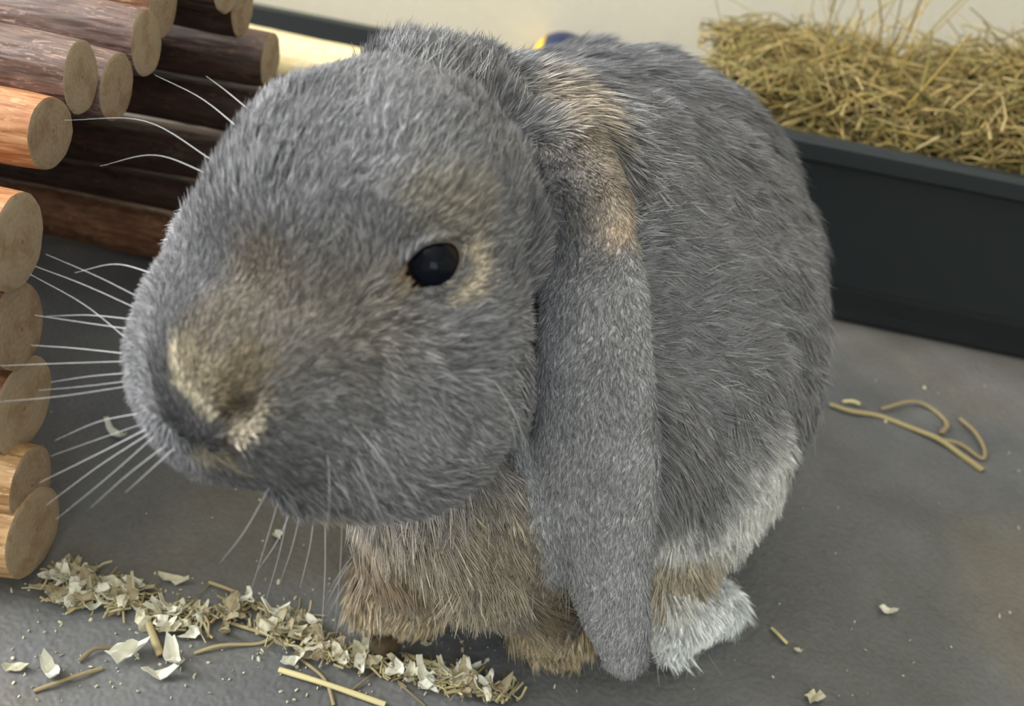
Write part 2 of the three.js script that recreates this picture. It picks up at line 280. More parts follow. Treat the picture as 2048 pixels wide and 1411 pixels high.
// eye socket and grooves of nose and whisker pad
const eyeAt = surf(862, 530), eyeNormal = gradient(eyeAt, 0.004), EYE_R = 0.0066;
const eyeC = eyeAt.clone().addScaledVector(pixRay(862, 530).normalize(), 0.0050);
const groove = (pts) => { for (let i = 0; i < pts.length - 1; i++) { const [x, y, r] = pts[i], [x2, y2, r2] = pts[i + 1], a = surf(x, y), b = surf(x2, y2); gr.push({ A: { c: a, r }, B: { c: b, r: r2 }, ab: b.clone().sub(a) }); } };
const gr = [];
groove([[424, 856, 0.0010], [450, 846, 0.0016], [480, 830, 0.0015], [504, 806, 0.0007]]);
groove([[442, 862, 0.0012], [446, 905, 0.0010]]);
groove([[585, 775, 0.0008], [622, 762, 0.0016], [668, 742, 0.0008]]);
cutters.push(...gr, { A: { c: eyeC, r: EYE_R * 1.0 }, B: null });

// colours of the coat: spots or strokes placed on the surface
const coat = [];
const spot = (pts, r, color, amount = 1, soft = 0.6) => { const q = pts.map(([x, y]) => surf(x, y)), dep = q[0].distanceTo(camC); coat.push({ q, r: (r * dep) / F_PX, c: lin(color), amount, soft }); };
const BASE = lin('#7e7d80');
spot([[700, 640], [560, 640], [470, 700]], 130, '#887f74', 0.75, 0.9);
spot([[500, 560], [440, 640], [380, 700]], 80, '#8a7d6c', 0.7, 0.9);
spot([[480, 740], [440, 800]], 52, '#8a7c62', 0.9, 0.7);
spot([[860, 400], [930, 440]], 75, '#8d8577', 0.8, 0.9);
spot([[340, 700], [352, 765], [395, 815], [425, 842]], 17, '#e6dcc6', 1, 0.7);
spot([[365, 715], [400, 770]], 30, '#b5a88e', 0.8, 0.8);
spot([[462, 862], [492, 832], [505, 815]], 25, '#ece0ca', 1, 0.5);
spot([[385, 900], [430, 915], [470, 935]], 14, '#b9ae98', 0.8, 0.7);
spot([[948, 510], [955, 555], [905, 600]], 28, '#c9bca6', 0.95, 0.7);
spot([[775, 560], [780, 600]], 20, '#93805f', 0.8, 0.8);
spot([[600, 995], [650, 1015], [720, 1025]], 18, '#b5ab98', 0.8, 0.8);
spot([[1110, 190], [1180, 260], [1230, 330], [1245, 430]], 72, '#b3a593', 0.9, 0.9);
spot([[1245, 350], [1240, 470]], 24, '#c9b195', 0.9, 0.8);
spot([[1615, 850], [1530, 960], [1425, 1050], [1330, 1080]], 122, '#e0deda', 1, 0.7);
spot([[740, 1080], [900, 1080], [1050, 1110]], 170, '#9b907e', 0.95, 0.6);
spot([[1340, 1120], [1340, 1180]], 80, '#a49882', 0.9, 0.7);
spot([[780, 1120], [785, 1190], [850, 1190]], 120, '#8b7a64', 1, 0.6);
spot([[770, 1215], [800, 1240]], 38, '#b5a58a', 0.9, 0.8);
spot([[1080, 1210], [1110, 1240]], 110, '#8d7c66', 1, 0.7);
spot([[1075, 1270], [1130, 1275]], 30, '#bdad92', 0.9, 0.8);
spot([[1330, 1270], [1390, 1240], [1430, 1200]], 58, '#f2f4f4', 1, 0.45);
spot([[1320, 1250], [1330, 1290]], 40, '#eee7da', 1, 0.5);
const segDist = (p, a, b) => { const ab = _w.subVectors(b, a), t = clamp(_q.subVectors(p, a).dot(ab) / ab.lengthSq()); return _q.addScaledVector(ab, -t).length(); };
function coatColor(p, out) {
  out.copy(BASE);
  const n = fbm(p.x * 90, p.y * 90, p.z * 90, 3) - 0.5; out.multiplyScalar(1 + 0.5 * n);
  for (const s of coat) { let d = 1e9; for (let i = 0; i < s.q.length - 1; i++) d = Math.min(d, segDist(p, s.q[i], s.q[i + 1])); const w = s.amount * (1 - smooth(d / s.r, 1 - s.soft, 1 + s.soft * 0.6)); if (w > 0) out.lerp(s.c, w); }
  for (let i = 0; i < NOSE_CUTS && i < gr.length; i++) { const w = 1 - smooth(shapeDist(gr[i], p), 0.0003, 0.0011); if (w > 0) out.lerp(NOSE_SKIN, w); }
  for (const i of [0, 1, 2, 3, 4, 5]) { const w = 1 - smooth(shapeDist(SH.limb[i], p), 0.0015, 0.007); if (w > 0 && LIMB[i]) out.lerp(LIMB[i], w * clamp((LIMB_TOP[i] - p.y) / 0.012)); }
  const e = earDist(p), we = (1 - smooth(e, 0.0012, 0.0035)) * smooth(earT, 0.8, 2.2); if (we > 0) out.lerp(EAR_COAT, we);
  return out;
}
const NOSE_CUTS = 4, NOSE_SKIN = lin('#4a352f');
const LIMB = [lin('#93826c'), lin('#b8a88c'), lin('#92826c'), lin('#c2b294'), lin('#a49882'), lin('#f2f4f4')], LIMB_TOP = [0.045, 0.05, 0.03, 0.04, 0.05, 0.06], EAR_COAT = lin('#b0b0b3');
const WARM = { len: 0, lift: 0 };
function hairAt(p, n, dir) {
  dir.set(0, 0, 0); let W = 0, len = 0, lift = 0;
  for (const set of ['body', 'head', 'limb']) for (const s of SH[set]) { const w = Math.exp(-Math.max(-0.01, shapeDist(s, p)) / 0.0035); W += w; len += w * s.len; lift += w * s.lift; dir.addScaledVector(s.flow, w); }
  const e = earDist(p), we = 40 * Math.exp(-Math.max(0, e) / 0.0012); if (we > 1e-4) { W += we; len += we * 2.5; lift += we * 0.4; dir.addScaledVector(earFlow, we); }
  WARM.len = len / W; WARM.lift = lift / W; dir.addScaledVector(n, -dir.dot(n)).normalize();
}
const earFlow = dirPx(0.08, 1, 0.1);

// surface nets over the field
const CELL = 0.0019, lo = V3(9, 9, 9), hi = V3(-9, -9, -9);
for (const set of ['body', 'head', 'limb']) for (const s of SH[set]) for (const e of [s.A, s.B]) if (e) { lo.min(e.c.clone().addScalar(-e.r)); hi.max(e.c.clone().addScalar(e.r)); }
for (const e of EARS.flatMap((q) => q.e)) { lo.min(e.c.clone().addScalar(-e.hw)); hi.max(e.c.clone().addScalar(e.hw)); }
lo.addScalar(-0.018); hi.addScalar(0.018);
const NX = Math.ceil((hi.x - lo.x) / CELL), NY = Math.ceil((hi.y - lo.y) / CELL), NZ = Math.ceil((hi.z - lo.z) / CELL);
const field = new Float32Array(NX * NY * NZ).fill(1);
{ // a coarse pass finds the cells near the surface, a fine pass fills them
  const S = 4, p = V3();
  for (let k = 0; k < NZ; k += S) for (let j = 0; j < NY; j += S) for (let i = 0; i < NX; i += S) {
    p.set(lo.x + (i + 1.5) * CELL, lo.y + (j + 1.5) * CELL, lo.z + (k + 1.5) * CELL);
    const d = bodyDist(p), near = Math.abs(d) < CELL * S * 2.2;
    for (let c = k; c < Math.min(NZ, k + S); c++) for (let b = j; b < Math.min(NY, j + S); b++) for (let a = i; a < Math.min(NX, i + S); a++) {
      if (near) { p.set(lo.x + a * CELL, lo.y + b * CELL, lo.z + c * CELL); let v = bodyDist(p); v = smax(v, 0.0012 - p.y, 0.003); field[(c * NY + b) * NX + a] = v; } else field[(c * NY + b) * NX + a] = Math.sign(d);
    }
  }
}
const rabbitBase = V3(0.02, 0, -0.28);
const body = (() => {
  const id = new Int32Array(NX * NY * NZ).fill(-1), pos = [], idx = [], st = [1, NX, NX * NY];
  const corner = []; for (let c = 0; c < 8; c++) corner.push((c & 1) + ((c >> 1) & 1) * NX + ((c >> 2) & 1) * NX * NY);
  const edges = []; for (let a = 0; a < 8; a++) for (const b of [1, 2, 4]) if (!(a & b)) edges.push([a, a | b]);
  for (let k = 0; k < NZ - 1; k++) for (let j = 0; j < NY - 1; j++) for (let i = 0; i < NX - 1; i++) {
    const o = (k * NY + j) * NX + i; let m = 0; for (let c = 0; c < 8; c++) if (field[o + corner[c]] < 0) m |= 1 << c;
    if (m === 0 || m === 255) continue;
    let x = 0, y = 0, z = 0, n = 0;
    for (const [a, b] of edges) { const sa = (m >> a) & 1, sb = (m >> b) & 1; if (sa === sb) continue; const fa = field[o + corner[a]], fb = field[o + corner[b]], t = fa / (fa - fb); x += lerp(a & 1, b & 1, t); y += lerp((a >> 1) & 1, (b >> 1) & 1, t); z += lerp((a >> 2) & 1, (b >> 2) & 1, t); n++; }
    id[o] = pos.length / 3; pos.push(lo.x + (i + x / n) * CELL, lo.y + (j + y / n) * CELL, lo.z + (k + z / n) * CELL);
  }
  for (let k = 1; k < NZ - 1; k++) for (let j = 1; j < NY - 1; j++) for (let i = 1; i < NX - 1; i++) {
    const o = (k * NY + j) * NX + i, f = field[o] < 0;
    for (let a = 0; a < 3; a++) { const u = st[(a + 1) % 3], v = st[(a + 2) % 3], g = field[o + st[a]] < 0; if (f === g) continue; const q = [id[o], id[o - u], id[o - u - v], id[o - v]]; if (q.some((t) => t < 0)) continue; f ? idx.push(q[0], q[1], q[2], q[0], q[2], q[3]) : idx.push(q[0], q[2], q[1], q[0], q[3], q[2]); }
  }
  return { pos: new Float32Array(pos), idx };
})();
const mSkin = std({ vertexColors: true, roughness: 0.9 });
const rabbit = group('rabbit', rabbitBase, 'grey lop eared rabbit sitting on the floor with long hanging ear', 'rabbit');
const bodyGeo = new THREE.BufferGeometry();
{
  const n = body.pos.length / 3, nor = new Float32Array(n * 3), col = new Float32Array(n * 3), rel = new Float32Array(n * 3), p = V3(), c = new THREE.Color();
  for (let i = 0; i < n; i++) { p.fromArray(body.pos, i * 3); const g = gradient(p); g.toArray(nor, i * 3); coatColor(p, c); c.toArray(col, i * 3); rel[i * 3] = p.x - rabbitBase.x; rel[i * 3 + 1] = p.y; rel[i * 3 + 2] = p.z - rabbitBase.z; }
  bodyGeo.setAttribute('position', new THREE.BufferAttribute(rel, 3)); bodyGeo.setAttribute('normal', new THREE.BufferAttribute(nor, 3)); bodyGeo.setAttribute('color', new THREE.BufferAttribute(col, 3)); bodyGeo.setIndex(body.idx);
  mesh('body', bodyGeo, mSkin, rabbit);
  console.log('body', n, body.idx.length / 3);
}

let lidRows = [];
// eye: glossy ball set in the socket, almond lids round it
{
  const rel = (v) => v.clone().sub(rabbitBase), gaze = eyeNormal.clone().multiplyScalar(0.75).addScaledVector(camF, -0.6).normalize();
  const g = new THREE.SphereGeometry(EYE_R, 64, 48), p = g.attributes.position, col = new Float32Array(p.count * 3), v = V3(), c = new THREE.Color(), pupil = lin('#060a14'), iris = lin('#21150f'), rim = lin('#140d0b');
  for (let i = 0; i < p.count; i++) { v.fromBufferAttribute(p, i); const a = Math.acos(clamp(v.dot(gaze) / EYE_R, -1, 1)) * 180 / Math.PI; c.copy(pupil).lerp(iris, smooth(a, 36, 41)).lerp(rim, smooth(a, 54, 64)); c.toArray(col, i * 3); const b = 1 + 0.07 * (1 - smooth(a, 0, 50)); p.setXYZ(i, v.x * b, v.y * b, v.z * b); }
  g.setAttribute('color', new THREE.BufferAttribute(col, 3)); g.computeVertexNormals();
  const o = rel(eyeC); g.translate(o.x, o.y, o.z);
  tag(mesh('eye', g, phys({ vertexColors: true, roughness: 0.06, ior: 1.36, specularIntensity: 0.4 }), rabbit), 'glossy dark eye');
  const almond = [[796, 583], [801, 555], [808, 534], [828, 508], [851, 491], [880, 484], [906, 486], [918, 500], [921, 518], [916, 536], [902, 558], [878, 573], [848, 577], [822, 577]];
  const ring = new THREE.CatmullRomCurve3(almond.map(([x, y]) => V3(x, y, 0)), true).getSpacedPoints(56).slice(0, 56), rows = [];
  const hit = (x, y, r) => { const d = pixRay(x, y).normalize(), oc = camC.clone().sub(eyeC), b = oc.dot(d), disc = b * b - oc.lengthSq() + r * r; return disc > 0 ? camC.clone().addScaledVector(d, -b - Math.sqrt(disc)) : camC.clone().addScaledVector(d, -b); };
  const cx = 862, cy = 534;
  for (const [k, kind, bulge] of [[0.95, 0, 0.99], [0.98, 0, 1.05], [1.02, 0, 1.075], [1.06, 0, 1.075], [1.14, 1, 0.4], [1.25, 1, 0.85], [1.4, 1, 1]]) rows.push(ring.map((q) => {
    const x = cx + (q.x - cx) * k, y = cy + (q.y - cy) * k;
    if (!kind) return hit(x, y, EYE_R * bulge);
    const s = hit(cx + (q.x - cx) * 1.06, cy + (q.y - cy) * 1.06, EYE_R * 1.075), out = surf(cx + (q.x - cx) * 1.6, cy + (q.y - cy) * 1.6).addScaledVector(pixRay(x, y).normalize(), 0.0015);
    return s.lerp(out, (k - 1.06) / (1.4 - 1.06));
  }));
  const pos = [], idx = [], cl = [], n = ring.length, skin = lin('#5d5552'), fur = new THREE.Color();
  rows.forEach((row, r) => row.forEach((q) => { const t = rel(q); pos.push(t.x, t.y, t.z); coatColor(q, fur); const cc = skin.clone().lerp(fur, smooth(r, 3, 5)); cl.push(cc.r, cc.g, cc.b); }));
  for (let r = 0; r < rows.length - 1; r++) for (let k = 0; k < n; k++) { const a = r * n + k, b = r * n + ((k + 1) % n), c2 = a + n, d = b + n; idx.push(a, c2, b, b, c2, d); }
  lidRows = rows;
  const lg = new THREE.BufferGeometry(); lg.setAttribute('position', new THREE.Float32BufferAttribute(pos, 3)); lg.setAttribute('color', new THREE.Float32BufferAttribute(cl, 3)); lg.setIndex(idx); lg.computeVertexNormals();
  tag(mesh('eyelid', lg, std({ vertexColors: true, roughness: 0.6, side: THREE.DoubleSide }), rabbit), 'dark bare rim round the eye');
}

// fur: patches of bent tapered hairs gathered in locks, standing all over the body
function furPatch(locks, hairs, thick, spread, bend, seed) {
  const pos = [], nor = [], col = [], idx = []; seedState = seed;
  for (let l = 0; l < locks; l++) {
    const la = rnd() * 6.283, lr = spread * Math.sqrt(rnd()), lx = lr * Math.cos(la), lz = lr * Math.sin(la), lsx = gauss() * 0.13, lsz = gauss() * 0.12, lb = bend * rr(0.3, 1.6), ll = rr(0.7, 1.08), lt = 0.42 + 1.16 * rnd();
    for (let h = 0; h < hairs; h++) {
      const a = rnd() * 6.283, r = 0.085 * Math.sqrt(rnd()), bx = lx + r * Math.cos(a), bz = lz + r * Math.sin(a), L = ll * rr(0.8, 1.06), tx = lx + lsx + 0.45 * r * Math.cos(a) + gauss() * 0.025, tz = lz + lsz + 0.45 * r * Math.sin(a) + gauss() * 0.025, th = thick * rr(0.7, 1.35);
      const tone = lt * (1 + 0.35 * (rnd() - 0.5)) * (rnd() < 0.12 ? 1.6 : 1), seg = 3, o = pos.length / 3;
      for (let i = 0; i <= seg; i++) {
        const t = i / seg, x = lerp(bx, tx, t), y = L * t * (1 - 0.14 * lb * t), z = lerp(bz, tz, t) + lb * t * t, w = th * (i === seg ? 0.15 : 1 - 0.4 * t);
        for (let k = 0; k < 3; k++) { const q = (k / 3) * 6.283 + a, c = Math.cos(q), s = Math.sin(q); pos.push(x + w * c, y, z + w * s); nor.push(c, 0.1, s); col.push(tone, tone, tone); }
        if (i) for (let k = 0; k < 3; k++) { const A = o + (i - 1) * 3 + k, B = o + (i - 1) * 3 + ((k + 1) % 3); idx.push(A, A + 3, B, B, A + 3, B + 3); }
      }
    }
  }
  const g = new THREE.BufferGeometry(); g.setAttribute('position', new THREE.Float32BufferAttribute(pos, 3)); g.setAttribute('normal', new THREE.Float32BufferAttribute(nor, 3)); g.setAttribute('color', new THREE.Float32BufferAttribute(col, 3)); g.setIndex(idx); return g;
}
const GUARD = lin('#d6d6d4');
const mFur = std({ vertexColors: true, roughness: 0.6 });
{
  // family: locks, hairs each, thickness, spread (all in hair lengths), patches per square centimetre
  const FAM = [['ear_and_muzzle_fur', 12, 4, 0.034, 0.5, 0.22, 95], ['head_fur', 12, 4, 0.025, 0.42, 0.24, 40], ['body_fur', 12, 4, 0.0145, 0.36, 0.3, 20], ['guard_hair', 6, 1, 0.0075, 1.2, 0.3, 0]];
  const fam = FAM.map(([n, l, h, t, s, b], i) => [0, 1, 2].map((v) => ({ name: n, geo: furPatch(l, h, t, s, b, 11 + i * 7 + v), m: [], c: [] })));
  const guard = fam[3];
  const famOf = (len) => (len < 4.2 ? 0 : len < 7.5 ? 1 : 2);
  seedState = 99;
  const ps = body.pos, ix = body.idx, nr = bodyGeo.attributes.normal.array, a = V3(), b = V3(), c = V3(), n = V3(), p = V3(), dir = V3(), zax = V3(), xax = V3(), M = new THREE.Matrix4(), col = new THREE.Color();
  for (let t = 0; t < ix.length; t += 3) {
    a.fromArray(ps, ix[t] * 3); b.fromArray(ps, ix[t + 1] * 3); c.fromArray(ps, ix[t + 2] * 3);
    const area = b.clone().sub(a).cross(c.clone().sub(a)).length() / 2 * 1e4;
    hairAt(a, n.fromArray(nr, ix[t] * 3), dir);
    const close = a.distanceTo(eyeC) < 0.013;
    let want = area * FAM[famOf(WARM.len)][6] * (close ? 2.2 : 1); want = Math.floor(want) + (rnd() < want % 1 ? 1 : 0);
    for (let k = 0; k < want; k++) {
      let u = rnd(), v = rnd(); if (u + v > 1) { u = 1 - u; v = 1 - v; }
      p.copy(a).multiplyScalar(1 - u - v).addScaledVector(b, u).addScaledVector(c, v);
      n.fromArray(nr, ix[t] * 3).multiplyScalar(1 - u - v); n.x += u * nr[ix[t + 1] * 3] + v * nr[ix[t + 2] * 3]; n.y += u * nr[ix[t + 1] * 3 + 1] + v * nr[ix[t + 2] * 3 + 1]; n.z += u * nr[ix[t + 1] * 3 + 2] + v * nr[ix[t + 2] * 3 + 2]; n.normalize();
      if (p.y < 0.004) continue;
      const de = p.distanceTo(eyeC); if (de < EYE_R * 1.16) continue;
      let bare = false; for (const s of gr) if (shapeDist(s, p) < 0.0006) bare = true; if (bare) continue;
      hairAt(p, n, dir);
      const tuftiness = fbm(p.x * 75 + 7, p.y * 75, p.z * 75, 2); let L = WARM.len * (0.8 + 0.3 * rnd()) * (WARM.len < 4.2 ? 1 : 0.62 + 0.72 * smooth(tuftiness, 0.25, 0.7)); if (de < 0.013) L = Math.min(L, lerp(1.6, 4.6, smooth(de, EYE_R * 1.1, 0.013)));
      const w1 = fbm(p.x * 110, p.y * 110, p.z * 110, 3) - 0.5, w2 = fbm(p.x * 140 + 40, p.y * 140 + 9, p.z * 140, 3) - 0.5;
      const lift = clamp(WARM.lift + 0.05 * gauss() + 0.5 * w2, 0.12, 0.92);
      zax.crossVectors(dir, n); dir.addScaledVector(zax, 2.0 * w1 + 0.24 * gauss()).normalize();
      dir.multiplyScalar(Math.sqrt(1 - lift * lift)).addScaledVector(n, lift).normalize();
      zax.copy(n).multiplyScalar(-1).addScaledVector(dir, n.dot(dir)).normalize(); xax.crossVectors(dir, zax);
      // the patch's foot lies in the surface: hairs start along the tangent plane, not across the hair direction
      const S = L * 0.001, X = xax.clone(), Z = n.clone().cross(X).normalize(); if (Z.dot(zax) < 0) Z.multiplyScalar(-1);
      const sk = Z.dot(dir);
      M.makeBasis(X.multiplyScalar(S), dir.clone().multiplyScalar(S), Z.multiplyScalar(S * 1.0)); M.setPosition(p.x - rabbitBase.x - n.x * 0.0003, p.y - n.y * 0.0003, p.z - rabbitBase.z - n.z * 0.0003);
      coatColor(p, col); col.multiplyScalar(1 + 0.3 * (rnd() - 0.5));
      const f = fam[famOf(WARM.len)][Math.floor(rnd() * 3)]; f.m.push(...M.elements); f.c.push(col.r, col.g, col.b);
      if (de > 0.016 && WARM.len > 4.2 && WARM.len < 8.6 && rnd() < (WARM.len < 7.5 ? 0.22 : 0.22)) { const g = guard[Math.floor(rnd() * 3)], q = 1.08; M.scale(V3(q, q, q)); g.m.push(...M.elements); col.lerp(GUARD, 0.55); g.c.push(col.r, col.g, col.b); }
    }
  }
  // short hairs on the lids, lying outwards from the eye
  for (let i = 0; i < 420; i++) {
    const k = rnd(), row = 3.7 + k * 2.3, r = Math.min(5, Math.floor(row)), j = Math.floor(rnd() * 56); p.copy(lidRows[r][j]).lerp(lidRows[r + 1][j], row - r); n.copy(p).sub(eyeC).normalize();
    hairAt(p, n, dir); const outw = p.clone().sub(eyeC); outw.addScaledVector(eyeNormal, -outw.dot(eyeNormal)).normalize(); dir.multiplyScalar(1.2).addScaledVector(outw, 0.45).addScaledVector(n, 0.3).normalize();
    zax.copy(n).multiplyScalar(-1).addScaledVector(dir, n.dot(dir)).normalize(); xax.crossVectors(dir, zax); const S = 0.001 * rr(1.6, 2.8);
    M.makeBasis(xax.multiplyScalar(S), dir.clone().multiplyScalar(S), zax.multiplyScalar(S)); M.setPosition(p.x - rabbitBase.x - n.x * 0.0002, p.y - n.y * 0.0002, p.z - rabbitBase.z - n.z * 0.0002);
    coatColor(p, col); col.multiplyScalar(rr(0.8, 1.15)); const f = fam[0][Math.floor(rnd() * 3)]; f.m.push(...M.elements); f.c.push(col.r, col.g, col.b);
  }
  for (const f of fam.flat()) {
    const im = new THREE.InstancedMesh(f.geo, mFur, f.m.length / 16); im.instanceMatrix.array.set(f.m); im.instanceColor = new THREE.InstancedBufferAttribute(new Float32Array(f.c), 3);
    im.name = f.name; im.castShadow = im.receiveShadow = true; im.userData.kind = 'stuff'; rabbit.add(im); console.log(im.name, im.count);
  }
}

// whiskers: root on the skin, points further out given by pixel and depth beyond the root
const mWhisker = phys({ color: '#e9e9ea', roughness: 0.35, transmission: 0.25 });
{
  const W = [
    [[262, 722], [130, 726, 0.004], [0, 731, 0.012]], [[262, 708], [150, 696, 0.004], [62, 690, 0.008]], [[264, 772], [120, 792, 0.003], [0, 803, 0.008]], [[268, 760], [170, 772, 0.004], [78, 780, 0.008]], [[264, 745], [180, 752, 0.003], [100, 764, 0.006]],
    [[266, 660], [170, 645, 0.004], [70, 630, 0.01]], [[268, 640], [180, 630, 0.006], [95, 632, 0.012]], [[276, 620], [170, 570, 0.006], [70, 532, 0.014]], [[280, 600], [200, 555, 0.006], [92, 508, 0.014]], [[262, 690], [170, 610, 0.01], [60, 548, 0.02]], [[300, 545], [230, 528, 0.006], [150, 545, 0.01]],
    [[285, 850], [190, 880, 0.004], [100, 912, 0.01]], [[300, 855], [190, 910, 0.004], [78, 965, 0.012]], [[320, 862], [220, 950, 0.003], [112, 1038, 0.012]], [[345, 880], [260, 945, 0.003], [182, 1014, 0.01]], [[360, 885], [300, 940, 0.003], [250, 985, 0.008]], [[312, 858], [200, 930, 0.006], [92, 1010, 0.014]], [[280, 830], [200, 842, 0.004], [110, 880, 0.01]],
    [[470, 222], [400, 195, 0.012], [310, 150, 0.02]], [[500, 190], [450, 180, 0.01], [412, 152, 0.016]], [[420, 298], [290, 242, 0.015], [130, 240, 0.03]], [[412, 328], [310, 310, 0.012], [200, 332, 0.024]],
    [[540, 985], [490, 1060, 0.004], [440, 1125, 0.01]], [[560, 1000], [530, 1090, 0.006], [500, 1185, 0.016]], [[580, 1005], [560, 1100, 0.008], [530, 1205, 0.018]], [[605, 1015], [585, 1090, 0.006], [560, 1165, 0.014]], [[630, 1015], [620, 1090, 0.006], [600, 1175, 0.014]], [[650, 1018], [650, 1140, 0.01], [642, 1275, 0.022]], [[685, 1020], [680, 1140, 0.01], [668, 1262, 0.022]], [[590, 1005], [555, 1080, 0.005], [515, 1140, 0.01]],
    [[655, 900], [659, 980, -0.004], [654, 1070, 0.0]], [[700, 840], [765, 920, -0.006], [832, 1030, -0.006]], [[715, 920], [745, 990, -0.005], [772, 1050, -0.004]], [[975, 740], [1030, 830, -0.005], [1062, 925, -0.004]], 
  ];
  seedState = 404;
  for (const [[x, y], ...rest] of W) {
    let hx = x, hy = y; for (let i = 0; i < 30 && !castPx(hx, hy); i++) { const l = Math.hypot(620 - hx, 640 - hy); hx += (620 - hx) / l * 6; hy += (640 - hy) / l * 6; }
    const s = surf(hx, hy), d0 = s.clone().sub(camC).dot(camF), pts = [s, ...rest.map(([a, b, dd]) => at(a, b, d0 + dd))];
    const sub = (v) => v.clone().sub(rabbitBase), th = rr(0.00006, 0.00011);
    mesh('whisker', tube(curve(pts.map(sub), 16), (t) => th * (1 - 0.8 * t), 5), mWhisker, rabbit);
  }
}

// ---------------------------------------------------------------- litter tray with hay
const TR = { x0: 0.045, x1: 0.42, z0: -0.605, z1: -0.456, h: 0.096 };
{
  const t = group('litter_tray', V3((TR.x0 + TR.x1) / 2, 0, (TR.z0 + TR.z1) / 2), 'dark slate plastic litter tray heaped with hay', 'tray');
  const m = std({ color: '#131a1c', roughness: 0.45 }), w = (TR.x1 - TR.x0) / 2, d = (TR.z1 - TR.z0) / 2, N = 9;
  // rings of a rounded rectangle from the foot up over the rim and down the inside
  const ring = (hw, hd, r, y) => { const p = []; for (const [sx, sz, a0] of [[1, 1, 0], [-1, 1, 90], [-1, -1, 180], [1, -1, 270]]) for (let k = 0; k < N; k++) { const a = rad(a0 + (90 * k) / (N - 1)); p.push([sx * (hw - r) + r * Math.cos(a), y, sz * (hd - r) + r * Math.sin(a)]); } return p; };
  const loft = (rows, capEnds) => { const pos = [], idx = [], n = rows[0].length; rows.forEach((q) => q.forEach((v) => pos.push(...v))); for (let r = 0; r < rows.length - 1; r++) for (let k = 0; k < n; k++) { const a = r * n + k, b = r * n + ((k + 1) % n); idx.push(a, a + n, b, b, a + n, b + n); } for (const e of capEnds) for (let k = 1; k < n - 1; k++) { const o = e * n; e ? idx.push(o, o + k + 1, o + k) : idx.push(o, o + k, o + k + 1); } const g = new THREE.BufferGeometry(); g.setAttribute('position', new THREE.Float32BufferAttribute(pos, 3)); g.setIndex(idx); const q = g.toNonIndexed(); q.computeVertexNormals(); return q; };
  const R0 = 0.035;
  mesh('basin', loft([ring(w - 0.006, d - 0.006, R0, 0.0005), ring(w - 0.0035, d - 0.0035, R0, 0.003), ring(w - 0.001, d - 0.001, R0, 0.022), ring(w + 0.0015, d + 0.0015, R0, 0.0235), ring(w + 0.006, d + 0.006, R0, TR.h - 0.012), ring(w + 0.003, d + 0.003, R0, TR.h - 0.004), ring(w, d, R0, 0.02), ring(w - 0.004, d - 0.004, R0, 0.004)], [0, 7]), m, t);
  mesh('rim', loft([ring(w + 0.0062, d + 0.0062, R0, TR.h - 0.011), ring(w + 0.0105, d + 0.0105, R0, TR.h - 0.0115), ring(w + 0.0122, d + 0.0122, R0, TR.h - 0.010), ring(w + 0.0122, d + 0.0122, R0, TR.h - 0.003), ring(w + 0.0105, d + 0.0105, R0, TR.h - 0.0005), ring(w + 0.007, d + 0.007, R0, TR.h), ring(w + 0.004, d + 0.004, R0, TR.h - 0.001), ring(w + 0.0026, d + 0.0026, R0, TR.h - 0.006)], []), m, t);
}
const blades = ['#a68c50', '#978042', '#b59c62', '#82703a', '#8f854a', '#716234', '#bfa974'].map(lin);
